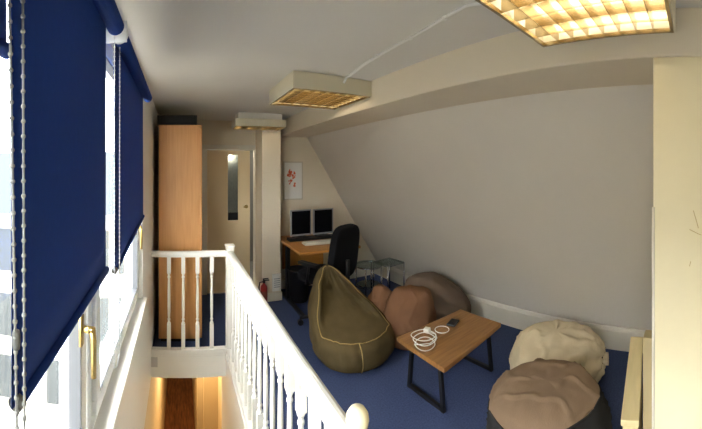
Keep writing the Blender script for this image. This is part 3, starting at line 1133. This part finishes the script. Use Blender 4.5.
# ------------------------------------------------------------------ coffee table
TZ = 0.38
t = thing('coffee_table', 'low oak coffee table on black metal frame legs amid the bean bags', 'table', (1.812, 1.668, 0))
q = B()
cs = [(-0.355, -0.255), (0.363, -0.187), (0.363, 0.243), (-0.340, 0.243)]
prism(q, cs, TZ - 0.032, TZ, 'z')
obj('tabletop', q, M['table'], t, bevel=0.003)
for lx, y0, y1 in ((-0.25, -0.145, 0.205), (0.315, -0.125, 0.185)):
    q = B()
    hw = 0.0125
    def bar(a, b_):
        a, b_ = Vector(a), Vector(b_)
        d = (b_ - a).normalized()
        e = Vector((1, 0, 0)) * hw
        g = d.cross(Vector((1, 0, 0))).normalized() * hw
        lo = [q.verts.new(a + sx * e + sy * g) for sx, sy in ((-1, -1), (1, -1), (1, 1), (-1, 1))]
        hi = [q.verts.new(b_ + sx * e + sy * g) for sx, sy in ((-1, -1), (1, -1), (1, 1), (-1, 1))]
        q.faces.new(lo)
        q.faces.new(hi[::-1])
        for i in range(4):
            q.faces.new((lo[i], lo[(i + 1) % 4], hi[(i + 1) % 4], hi[i]))
    bar((lx, y0, 0.0), (lx, y0 + 0.035, TZ - 0.032))
    bar((lx, y1, 0.0), (lx, y1 - 0.035, TZ - 0.032))
    bar((lx, y0, 0.016), (lx, y1, 0.016))
    bar((lx, y0 + 0.035, TZ - 0.048), (lx, y1 - 0.035, TZ - 0.048))
    obj('leg_frame', q, M['black'], t)

# charger with coiled white cable
t = thing('phone_charger', 'white plug charger with its coiled cable lying on the coffee table', 'charger', at_z(427, 333, TZ))
q = B()
box(q, -0.022, 0.022, -0.022, 0.022, 0.006, 0.038, Matrix.Rotation(0.4, 4, 'Z'))
obj('plug', q, M['cable'], t, bevel=0.005)
q = B()
base = at_z(427, 333, TZ)
def loop(cx, cy, rx, ry, z, ph=0.0, n=28, zz=0.0):
    c_ = at_z(cx, cy, TZ)
    ex = (at_z(cx + rx, cy, TZ) - c_)
    ey = (at_z(cx, cy + ry, TZ) - c_)
    return [c_ - base + ex * math.cos(ph + 2 * PI * i / n) + ey * math.sin(ph + 2 * PI * i / n) + Vector((0, 0, z + zz * math.sin(3 * 2 * PI * i / n) + zz)) for i in range(n)]
tube(q, loop(423.5, 336, 12.5, 5.5, 0.004, zz=0.003), 0.0033, 6, True)
tube(q, loop(424.5, 340.5, 11.5, 6.5, 0.007, zz=0.004), 0.0033, 6, True)
tube(q, loop(425, 344.5, 10, 7.0, 0.004, zz=0.002), 0.0033, 6, True)
tube(q, loop(442, 330, 7.0, 3.6, 0.004), 0.0030, 6, True)
tube(q, [v - base + Vector((0, 0, 0.008)) for v in (at_z(414, 346, TZ), at_z(421, 345.5, TZ), at_z(430, 344.5, TZ), at_z(437, 339, TZ), at_z(435, 335, TZ), at_z(430, 333.5, TZ))], 0.003, 6)
obj('coiled_cable', q, M['cable'], t, True)
q = B()
vb = at_z(453, 323.5, TZ)
tag(thing('phone', 'x x x x', 'phone', vb, 0.35), 'small dark grey phone lying flat on the coffee table', 'phone')
ph = COL.objects['phone']
box(q, -0.055, 0.055, -0.035, 0.035, 0, 0.014)
obj('case', q, mat('dark_grey_case', (52, 54, 54), 0.5), ph, bevel=0.005)
q = B()
box(q, -0.048, 0.048, -0.030, 0.030, 0.014, 0.0148)
obj('screen', q, M['screen'], ph)

# ------------------------------------------------------------------ cream ledge by the wall end
A, C = Vector((1.30, 0.273, 0)), Vector((1.942, 0.366, 0))
d = C - A
t = thing('boxed_ledge', 'narrow cream boxed ledge standing beside the wall end at the right', 'ledge', A, math.atan2(d.y, d.x))
L = d.length
q = B()
box(q, -0.012, L + 0.005, -0.037, 0.037, 0.575, 0.60)
obj('top_board', q, M['ledge'], t, bevel=0.003)
q = B()
box(q, 0.0, L - 0.005, -0.032, 0.030, 0.0, 0.575)
obj('panel', q, M['ledge'], t)
q = B()
box(q, 1.33, 1.40, 0.184, 0.226, 0.0, 0.915)
tag(obj('short_post', q, mat('tan_post_paint', (176, 160, 120), 0.6), None, bevel=0.003), 'short tan painted post between the cream ledge and the wall end', 'post')

# ------------------------------------------------------------------ outside: pale house below the window
def house(label, x, y, h, rz):
    t = thing('neighbour_house', label, 'house', (x, y, -6.0), rz)
    q = B()
    box(q, -3.6, 3.6, 0, 6, 0, h)
    obj('wall', q, M['brick'], t)
    q = B()
    prism(q, [(-0.3, h), (6.3, h), (3.0, h + 2.0)], -3.7, 3.7, 'x')
    obj('roof', q, M['win'], t)
    for xx in (-2.4, -0.7, 0.9, 2.0, 3.05):
        for z in (0.6, 2.5, 4.5):
            if z + 1.4 < h:
                q = B()
                box(q, xx - 0.38, xx + 0.38, -0.03, 0.0, z, z + 1.3)
                obj('window', q, M['win'], t)
house('pale washed out house seen below through the far window pane', -4.4, 9.0, 6.3, 0.25)
s = B()
for yy, hh in ((-6.0, 8.2), (1.6, 8.6), (9.2, 8.0)):
    box(s, -15.5, -9.5, yy - 3.6, yy + 3.6, -6.0, -6.0 + hh)
    prism(s, [(-15.8, -6.0 + hh), (-9.2, -6.0 + hh), (-12.5, -4.0 + hh)], yy - 3.7, yy + 3.7, 'y')
struct('unseen_street_houses', s, M['brick'])  # out-of-view row of houses, added to block low sky light
s = B()
box(s, -60, -0.6, -60, 60, -6.2, -6.0)
struct('ground', s, M['brick'])
